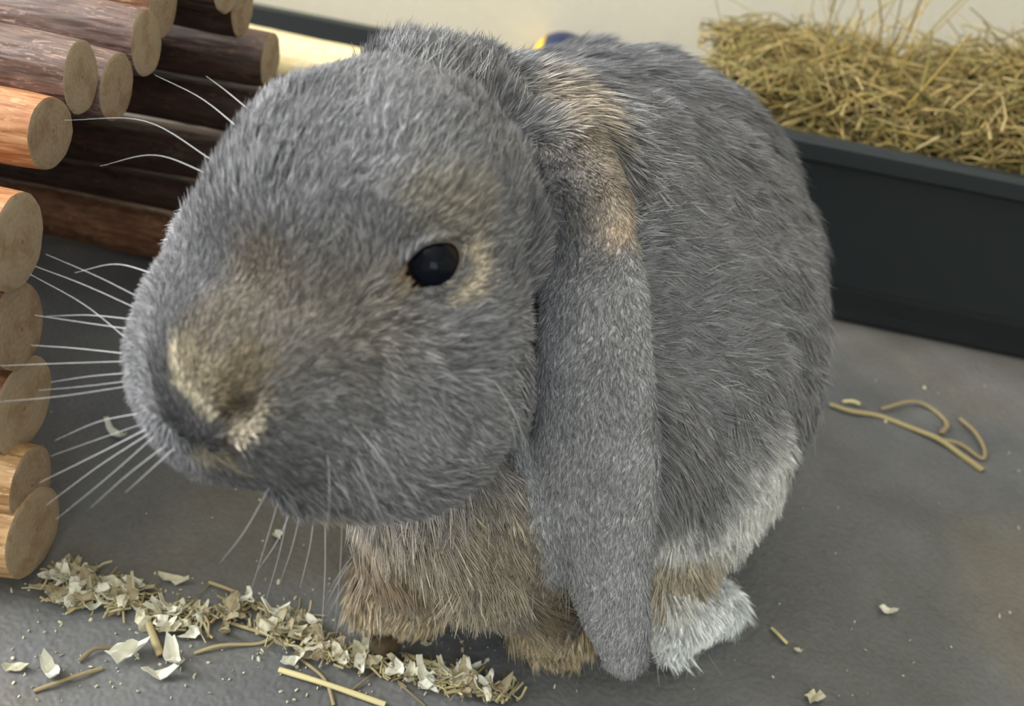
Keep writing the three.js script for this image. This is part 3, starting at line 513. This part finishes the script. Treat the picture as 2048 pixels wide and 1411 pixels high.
{
  seedState = 777; const geos = [];
  const keep = (v, m) => { const cx = (TR.x0 + TR.x1) / 2, cz = (TR.z0 + TR.z1) / 2, hw = (TR.x1 - TR.x0) / 2 - m, hd = (TR.z1 - TR.z0) / 2 - m, r = 0.034; let dx = clamp(v.x - cx, -hw, hw), dz = clamp(v.z - cz, -hd, hd); const ex = Math.abs(dx) - (hw - r), ez = Math.abs(dz) - (hd - r); if (ex > 0 && ez > 0) { const l = Math.hypot(ex, ez); if (l > r) { dx = Math.sign(dx) * (hw - r + ex * r / l); dz = Math.sign(dz) * (hd - r + ez * r / l); } } v.x = cx + dx; v.z = cz + dz; return v; };
  const heap = (x, z) => { const u = (x - TR.x0) / (TR.x1 - TR.x0), v = (z - TR.z0) / (TR.z1 - TR.z0), e = smooth(Math.min(u, 1 - u), 0, 0.16) * smooth(Math.min(v, 1 - v), -0.05, 0.3); return 0.070 + e * (0.026 + 0.13 * clamp(x - 0.07, 0, 0.2)) + e * 0.022 * (fbm(x * 22 + 3, z * 22, 3, 2) - 0.35); };
  const add = (pts, r, col, flat = 0.45) => { const g = tube(pts, r, 4, flat); const c = new Float32Array(g.attributes.position.count * 3); for (let i = 0; i < c.length; i += 3) { c[i] = col.r; c[i + 1] = col.g; c[i + 2] = col.b; } g.setAttribute('color', new THREE.BufferAttribute(c, 3)); geos.push(g); };
  for (let i = 0; i < 5200; i++) {
    const x = rr(TR.x0 + 0.012, TR.x1 - 0.012), z = rr(TR.z0 + 0.012, TR.z1 - 0.010), y = heap(x, z) - 0.022 * rnd() * rnd() + 0.004, L = rr(0.03, 0.11), a = rnd() * 6.283 * 0.5 - 0.4 + (rnd() < 0.4 ? 1.4 : 0), el = 0.16 * gauss(), bend = 0.35 * gauss(), pts = [];
    for (let k = -3; k <= 3; k++) { const s = (k / 3) * L / 2, aa = a + bend * (k / 3); let px = x + Math.cos(aa) * s, pz = z + Math.sin(aa) * s; pts.push(keep(V3(px, Math.max(0.03, y + s * el + 0.006 * Math.sin(k + x * 400)), pz), 0.008)); }
    const c = blades[Math.floor(rnd() * blades.length)].clone().multiplyScalar(rr(0.55, 1.0)); add(pts, rr(0.0003, 0.0008), c);
  }
  // loose stalks that stand up out of the heap
  for (let i = 0; i < 170; i++) {
    const left = rnd() < 0.45, x = left ? rr(0.06, 0.13) : rr(0.07, TR.x1 - 0.02), z = rr(TR.z0 + 0.02, TR.z1 - 0.03), y = heap(x, z) - 0.01, L = rr(0.025, left ? 0.085 : 0.06), a = rnd() * 6.283, tilt = rr(0.2, 1.1), b = 0.6 * gauss(), pts = [];
    for (let k = 0; k <= 6; k++) { const t = k / 6, s = t * L, ti = tilt + b * t * 0.8; const yy = y + Math.cos(ti) * s; pts.push(keep(V3(x + Math.cos(a) * Math.sin(ti) * s, yy, z + Math.sin(a) * Math.sin(ti) * s), yy > TR.h + 0.014 ? -0.03 : 0.008)); }
    add(pts, (t) => 0.0008 * (1 - 0.5 * t), blades[Math.floor(rnd() * blades.length)].clone().multiplyScalar(rr(0.8, 1.15)));
  }
  // wisps that hang over the near end of the tray
  for (let i = 0; i < 420; i++) {
    const x = rr(0.035, 0.10), z = rr(TR.z0 + 0.01, TR.z1 - 0.03), y = TR.h + 0.004 + 0.013 * rnd() * smooth(x, 0.03, 0.07), L = rr(0.02, 0.06), a = rnd() * 6.283, droop = rr(0, 0.35), pts = [];
    for (let k = -3; k <= 3; k++) { const s = (k / 3) * L / 2, q = keep(V3(x + Math.cos(a) * s, 0, z + Math.sin(a) * s), -0.022); pts.push(V3(q.x, Math.max(TR.h + 0.003, y - droop * s * s / L * 2 + 0.003 * Math.sin(k * 1.3 + i)), q.z)); }
    add(pts, rr(0.0003, 0.0008), blades[Math.floor(rnd() * blades.length)].clone().multiplyScalar(rr(0.6, 1.05)));
  }
  { const g = new THREE.PlaneGeometry(1, 1, 40, 28), p = g.attributes.position, c = new Float32Array(p.count * 3), k = lin('#6d5a2c'); g.deleteAttribute('uv'); for (let i = 0; i < p.count; i++) { const x = lerp(TR.x0 + 0.006, TR.x1 - 0.006, p.getX(i) + 0.5), z = lerp(TR.z0 + 0.006, TR.z1 - 0.006, 0.5 - p.getY(i)); const kv = keep(V3(x, 0, z), 0.01); p.setXYZ(i, kv.x, heap(kv.x, kv.z) - 0.016 + 0.008 * (vnoise(x * 300, z * 300) - 0.5), kv.z); k.toArray(c, i * 3); } g.setAttribute('color', new THREE.BufferAttribute(c, 3)); g.computeVertexNormals(); geos.push(g); }
  tag(mesh('hay_heap', mergeGeometries(geos), std({ vertexColors: true, roughness: 0.8, side: THREE.DoubleSide })), 'golden green hay heaped loosely in the dark litter tray', 'hay', null, 'stuff');
}

// ---------------------------------------------------------------- toy ball by the wall
{
  const p = onFloor(1113, 192), r = 0.0232;
  const b = group('toy_ball', V3(p.x, 0, p.z), 'small navy toy ball with a yellow side by the wall', 'ball');
  const g = new THREE.SphereGeometry(r, 36, 24), c = new Float32Array(g.attributes.position.count * 3), navy = lin('#1d2747'), yel = lin('#d9b52c'), v = V3();
  for (let i = 0; i < g.attributes.position.count; i++) { v.fromBufferAttribute(g.attributes.position, i); (v.x < -0.62 * r ? yel : navy).toArray(c, i * 3); }
  g.setAttribute('color', new THREE.BufferAttribute(c, 3)); g.translate(0, r, 0); mesh('ball_shell', g, std({ vertexColors: true, roughness: 0.35 }), b);
  const seam = new THREE.TorusGeometry(r * 0.79, 0.0006, 6, 40); seam.rotateY(Math.PI / 2); seam.translate(-0.62 * r, r, 0); mesh('seam', seam, std({ color: '#c79f1e', roughness: 0.5 }), b);
}

// ---------------------------------------------------------------- bits on the floor
const mShave = ['#dedbcb', '#c9c3aa', '#b3a889', '#9c8f72'].map((c) => std({ color: c, roughness: 0.75 })), mStraw = ['#d2c592', '#a99a70', '#978765', '#7d7055'].map((c) => std({ color: c, roughness: 0.65 }));
// a thin, curled, ragged flake
function flakeGeo(seed, L, W, curl, th = 0.0003) {
  seedState = seed; const nu = 5, nv = 3, top = [], idx = [], pos = [], ragged = Array.from({ length: 2 * (nu + 1) }, () => rr(0.45, 1.1)), sk = rr(-0.5, 0.5);
  for (const s of [1, -1]) for (let i = 0; i <= nu; i++) for (let j = 0; j <= nv; j++) { const u = i / nu - 0.5, v = j / nv - 0.5, w = W * (v < 0 ? ragged[i] : ragged[nu + 1 + i]) * Math.sqrt(Math.max(0.08, 1 - 3.4 * u * u)); pos.push(u * L + sk * v * W, curl * (u * u * 4 * L * 0.5 + v * v * W) + 0.14 * W * Math.sin(i * 2.1 + seed) + 0.2 * W * (hash3(i, j, seed) - 0.5) + s * th * 0.5, v * w * 1.2); }
  const n = (nu + 1) * (nv + 1), at2 = (i, j) => i * (nv + 1) + j;
  for (let i = 0; i < nu; i++) for (let j = 0; j < nv; j++) { const a = at2(i, j), b = at2(i + 1, j), c = at2(i, j + 1), d = at2(i + 1, j + 1); idx.push(a, c, b, b, c, d, n + a, n + b, n + c, n + b, n + d, n + c); }
  const edge = []; for (let i = 0; i < nu; i++) edge.push([at2(i, 0), at2(i + 1, 0)]); for (let j = 0; j < nv; j++) edge.push([at2(nu, j), at2(nu, j + 1)]); for (let i = nu; i > 0; i--) edge.push([at2(i, nv), at2(i - 1, nv)]); for (let j = nv; j > 0; j--) edge.push([at2(0, j), at2(0, j - 1)]);
  for (const [a, b] of edge) idx.push(a, b, n + a, b, n + b, n + a);
  const g = new THREE.BufferGeometry(); g.setAttribute('position', new THREE.Float32BufferAttribute(pos, 3)); g.setIndex(idx); const q = g.toNonIndexed(); q.computeVertexNormals(); q.computeBoundingBox(); q.translate(0, -q.boundingBox.min.y, 0); return q;
}
{
  const kinds = Array.from({ length: 10 }, (_, i) => flakeGeo(50 + i, 0.006 + 0.0007 * i, 0.0034 + 0.0004 * (i % 4), [0.2, 0.6, 0.9, -0.4][i % 4]));
  seedState = 2024;
  // strewn line of shavings: clusters along it, pixel centre, spread in pixels, how many
  const clusters = [[130, 1160, 35, 22, 14], [190, 1185, 55, 28, 28], [140, 1200, 40, 18, 14], [250, 1200, 55, 25, 24], [330, 1235, 40, 22, 14], [385, 1245, 45, 25, 16], [450, 1225, 40, 22, 12], [560, 1255, 45, 28, 22], [610, 1270, 30, 25, 12], [655, 1305, 45, 16, 14], [715, 1325, 40, 14, 9], [812, 1346, 40, 14, 11], [860, 1355, 40, 16, 12], [930, 1370, 45, 16, 14], [990, 1390, 35, 12, 8]];
  for (const [cx, cy, sx, sy, n] of clusters) for (let i = 0; i < n; i++) {
    const p = onFloor(cx + sx * gauss() * 0.55, cy + sy * gauss() * 0.55), k = Math.floor(rnd() * 10), sc = rr(0.42, 0.95);
    const tone = Math.floor(Math.pow(rnd(), 1.2) * 4), o = mesh('wood_shaving', kinds[k], mShave[tone]); o.position.set(p.x, rr(0.0002, 0.0022), p.z); o.rotation.set(rr(-0.6, 0.6), rnd() * 6.283, rr(-0.5, 0.5)); o.scale.setScalar(sc); o.position.y += 0.002 * sc * (Math.abs(o.rotation.x) + Math.abs(o.rotation.z)) * 0.5;
    tag(o, `${['white', 'cream', 'beige', 'dull tan'][tone]} ${sc < 0.55 ? 'scrap of ' : ''}wood shaving in the strewn line ${cx < 280 ? 'beside the log tunnel' : cx < 470 ? 'by the thick straw piece' : cx < 640 ? 'under the chin whiskers' : cx < 820 ? 'around the dark dropping' : 'at its thin tail'}`, 'wood shaving', `${['white', 'cream', 'beige', 'tan'][tone]} shavings strewn in a line on the floor`);
  }
  const big = [[258, 1312, 0.011, 0.009, 0.5, 0, 0.4, 'large crumpled white shaving beside the short straw piece'], [350, 1325, 0.012, 0.006, 0.9, 0, 2.2, 'folded white shaving beneath the end of the thick straw piece'], [322, 1352, 0.011, 0.004, 0.5, 0, 0.5, 'narrow white shaving lying below the thick straw piece'], [103, 1348, 0.010, 0.006, 0.7, 0, -0.5, 'white shaving lying by itself next to a thin brown stalk'], [32, 1338, 0.008, 0.004, 0.3, 1, 0.2, 'small cream shaving off on its own beyond the lone white one'], [348, 1162, 0.012, 0.005, 0.3, 1, 0.1, 'long pale oval shaving on the far edge of the strewn line'], [585, 1325, 0.008, 0.005, 0.4, 0, 0.5, 'bluish white shaving beside the straw under the strewn line'], [1772, 1226, 0.0072, 0.004, 0.5, 0, -0.1, 'single bright white shaving on bare floor beside the rabbit'], [1627, 1398, 0.006, 0.006, 0.2, 1, 0, 'round cream flake on bare floor beside the rabbit'], [555, 1073, 0.004, 0.004, 0.2, 0, 1, 'tiny round white crumb under the rabbit chin'], [232, 872, 0.014, 0.004, 0.6, 0, -0.5, 'curled pale greenish shaving beside the log tunnel'], [1595, 1302, 0.0035, 0.002, 0.2, 1, 0, 'tiny pale chip next to the short green straw'], [850, 1290, 0.0035, 0.0016, 0.2, 1, 0, 'tiny pale chip next to the dark dropping']];
  big.forEach(([x, y, L, W, curl, m, a, label], i) => { const p = onFloor(x, y), o = mesh('wood_shaving', flakeGeo(300 + i, L * 0.8, W * 0.75, curl * 1.3, 0.0004), mShave[m]); o.position.set(p.x, 0.0003, p.z); o.rotation.y = a; tag(o, label, 'wood shaving'); });
  const straws = [[[[283, 1212], [300, 1260], [322, 1315]], 0.0016, 1, 'short thick tan straw piece across the strewn shavings'], [[[558, 1342], [650, 1374], [770, 1412]], 0.0012, 0, 'long pale yellow straw lying below the strewn shavings'], [[[1542, 1258], [1556, 1276], [1573, 1289]], 0.0009, 0, 'short green yellow straw on bare floor beside the rabbit'], [[[388, 1308], [440, 1296], [520, 1288], [545, 1280]], 0.0007, 1, 'thin curved straw running from the folded white shaving'], [[[418, 1166], [470, 1190], [515, 1222]], 0.0008, 1, 'thin bent straw arching over the strewn shavings'], [[[68, 1384], [140, 1362], [205, 1338]], 0.0008, 2, 'thin brown stalk by the lone white shaving'], [[[158, 1325], [190, 1304], [225, 1298]], 0.0009, 3, 'short dry twisted stalk by the large crumpled shaving'], [[[600, 1318], [650, 1365], [668, 1412]], 0.0007, 2, 'thin bent brown stalk crossing the long pale straw'], [[[455, 1245], [520, 1270], [590, 1292]], 0.0008, 1, 'thin straw lying along the middle of the strewn shavings'], [[[805, 1312], [850, 1330], [890, 1338]], 0.0012, 0, 'green yellow straw beside the dark dropping'], [[[700, 1385], [735, 1360], [770, 1330]], 0.0005, 3, 'hair thin dark stalk below the dark dropping'], [[[850, 1412], [820, 1390], [795, 1365]], 0.0005, 3, 'hair thin dark stalk at the tail of the strewn shavings'], [[[640, 1290], [700, 1318], [735, 1335]], 0.0009, 0, 'pale straw lying flat under the shavings near the dropping']];
  for (const [px, r, m, label] of straws) { const base = onFloor(...px[0]), pts = px.map(([x, y], i) => onFloor(x, y).setY(r * 0.75 + 0.0008 * (i % 2)).sub(base)); const o = mesh('straw', tube(curve(pts, 12), (t) => 0.75 * r * (1 + 0.07 * Math.sin(t * 9)), 6, 0.7), mStraw[m]); o.position.copy(base); tag(o, label, 'straw'); }
  // dried forked stem beside the rabbit
  const q = (x, y) => [1500 + x / 2.352, 400 + y / 2.352];
  const base = onFloor(...q(600, 1020)), st = group('dried_hay_stem', base, 'dried forked hay stem on bare floor beside the rabbit', 'hay stem');
  const lay = (list, r, h = 0) => tube(curve(list.map(([x, y], i) => onFloor(...q(x, y)).setY(r + h + 0.0006 * Math.sin(i * 2)).sub(base)), 24), (t) => r * (0.8 + 0.35 * t), 7, 0.8);
  mesh('stem', lay([[370, 970], [460, 1005], [600, 1020], [740, 1075], [880, 1140], [980, 1200], [1090, 1280]], 0.0013), mStraw[1], st);
  mesh('side_stem', lay([[880, 1135], [980, 1165], [1085, 1225], [1098, 1190], [1050, 1110], [985, 1040]], 0.0010, 0.0006), mStraw[2], st);
  mesh('side_stem', lay([[610, 995], [770, 965], [850, 990], [920, 1060], [890, 1115]], 0.0010, 0.0006), mStraw[2], st);
  mesh('leaf_scrap', lay([[430, 960], [470, 962], [510, 966]], 0.0009, 0.0006), mStraw[0], st);
  // dropping
  { const p = onFloor(768, 1303), g = new THREE.IcosahedronGeometry(0.0044, 4), a = g.attributes.position, v = V3(); for (let i = 0; i < a.count; i++) { v.fromBufferAttribute(a, i); v.multiplyScalar(1 + 0.12 * (fbm(v.x * 900 + 9, v.y * 900, v.z * 900, 3) - 0.5)); a.setXYZ(i, v.x, v.y * 0.9, v.z); } g.computeVertexNormals(); g.translate(0, 0.0039, 0); const o = mesh('rabbit_dropping', g, std({ color: '#4a3d28', roughness: 0.9 })); o.position.copy(p); tag(o, 'round dark brown rabbit dropping among the shavings', 'dropping'); }
  // fine chaff: hair-thin fibres along the strewn line
  { seedState = 61; const geos = []; for (let i = 0; i < 620; i++) { const [cx, cy, sx, sy] = clusters[Math.floor(rnd() * clusters.length)], p = onFloor(cx + sx * gauss() * 0.6, cy + sy * gauss() * 0.6), a = rnd() * 6.283, L = rr(0.002, 0.008), pts = [-1, 0, 1].map((k) => V3(p.x + Math.cos(a) * k * L / 2 + 0.0004 * gauss(), 0.0006 + 0.0022 * rnd(), p.z + Math.sin(a) * k * L / 2 + 0.0004 * gauss())), g = tube(pts, rr(0.0002, 0.0005), 4, 0.5), c = new Float32Array(g.attributes.position.count * 3), col = [lin('#c3b892'), lin('#a59670'), lin('#8b7d5c'), lin('#b4a878')][Math.floor(rnd() * 4)]; for (let q = 0; q < c.length; q += 3) col.toArray(c, q); g.setAttribute('color', new THREE.BufferAttribute(c, 3)); geos.push(g); } tag(mesh('chaff', mergeGeometries(geos), std({ vertexColors: true, roughness: 0.8 })), 'fine tan chaff fibres mixed in with the strewn wood shavings', 'chaff', null, 'stuff'); }
  // dust and crumbs scattered thinly over the floor
  { seedState = 31; const g = new THREE.IcosahedronGeometry(0.0006, 0), n = 420, im = new THREE.InstancedMesh(g, mShave[1], n), M = new THREE.Matrix4(), Q = new THREE.Quaternion(), E = new THREE.Euler(); for (let i = 0; i < n; i++) { const near = rnd() < 0.6, p = near ? onFloor(rr(20, 1050), rr(1150, 1400)) : onFloor(rr(20, 2040), rr(760, 1405)); Q.setFromEuler(E.set(rnd() * 6, rnd() * 6, rnd() * 6)); M.compose(p.setY(0.0003), Q, V3(rr(0.5, 2), rr(0.3, 0.7), rr(0.4, 1.2)).multiplyScalar(rr(0.4, 1.1))); im.setMatrixAt(i, M); } im.name = 'floor_crumbs'; im.castShadow = im.receiveShadow = true; scene.add(im); tag(im, 'fine pale crumbs and dust scattered over the grey floor', 'crumbs', null, 'stuff'); }
}
renderer.render(scene, camera);
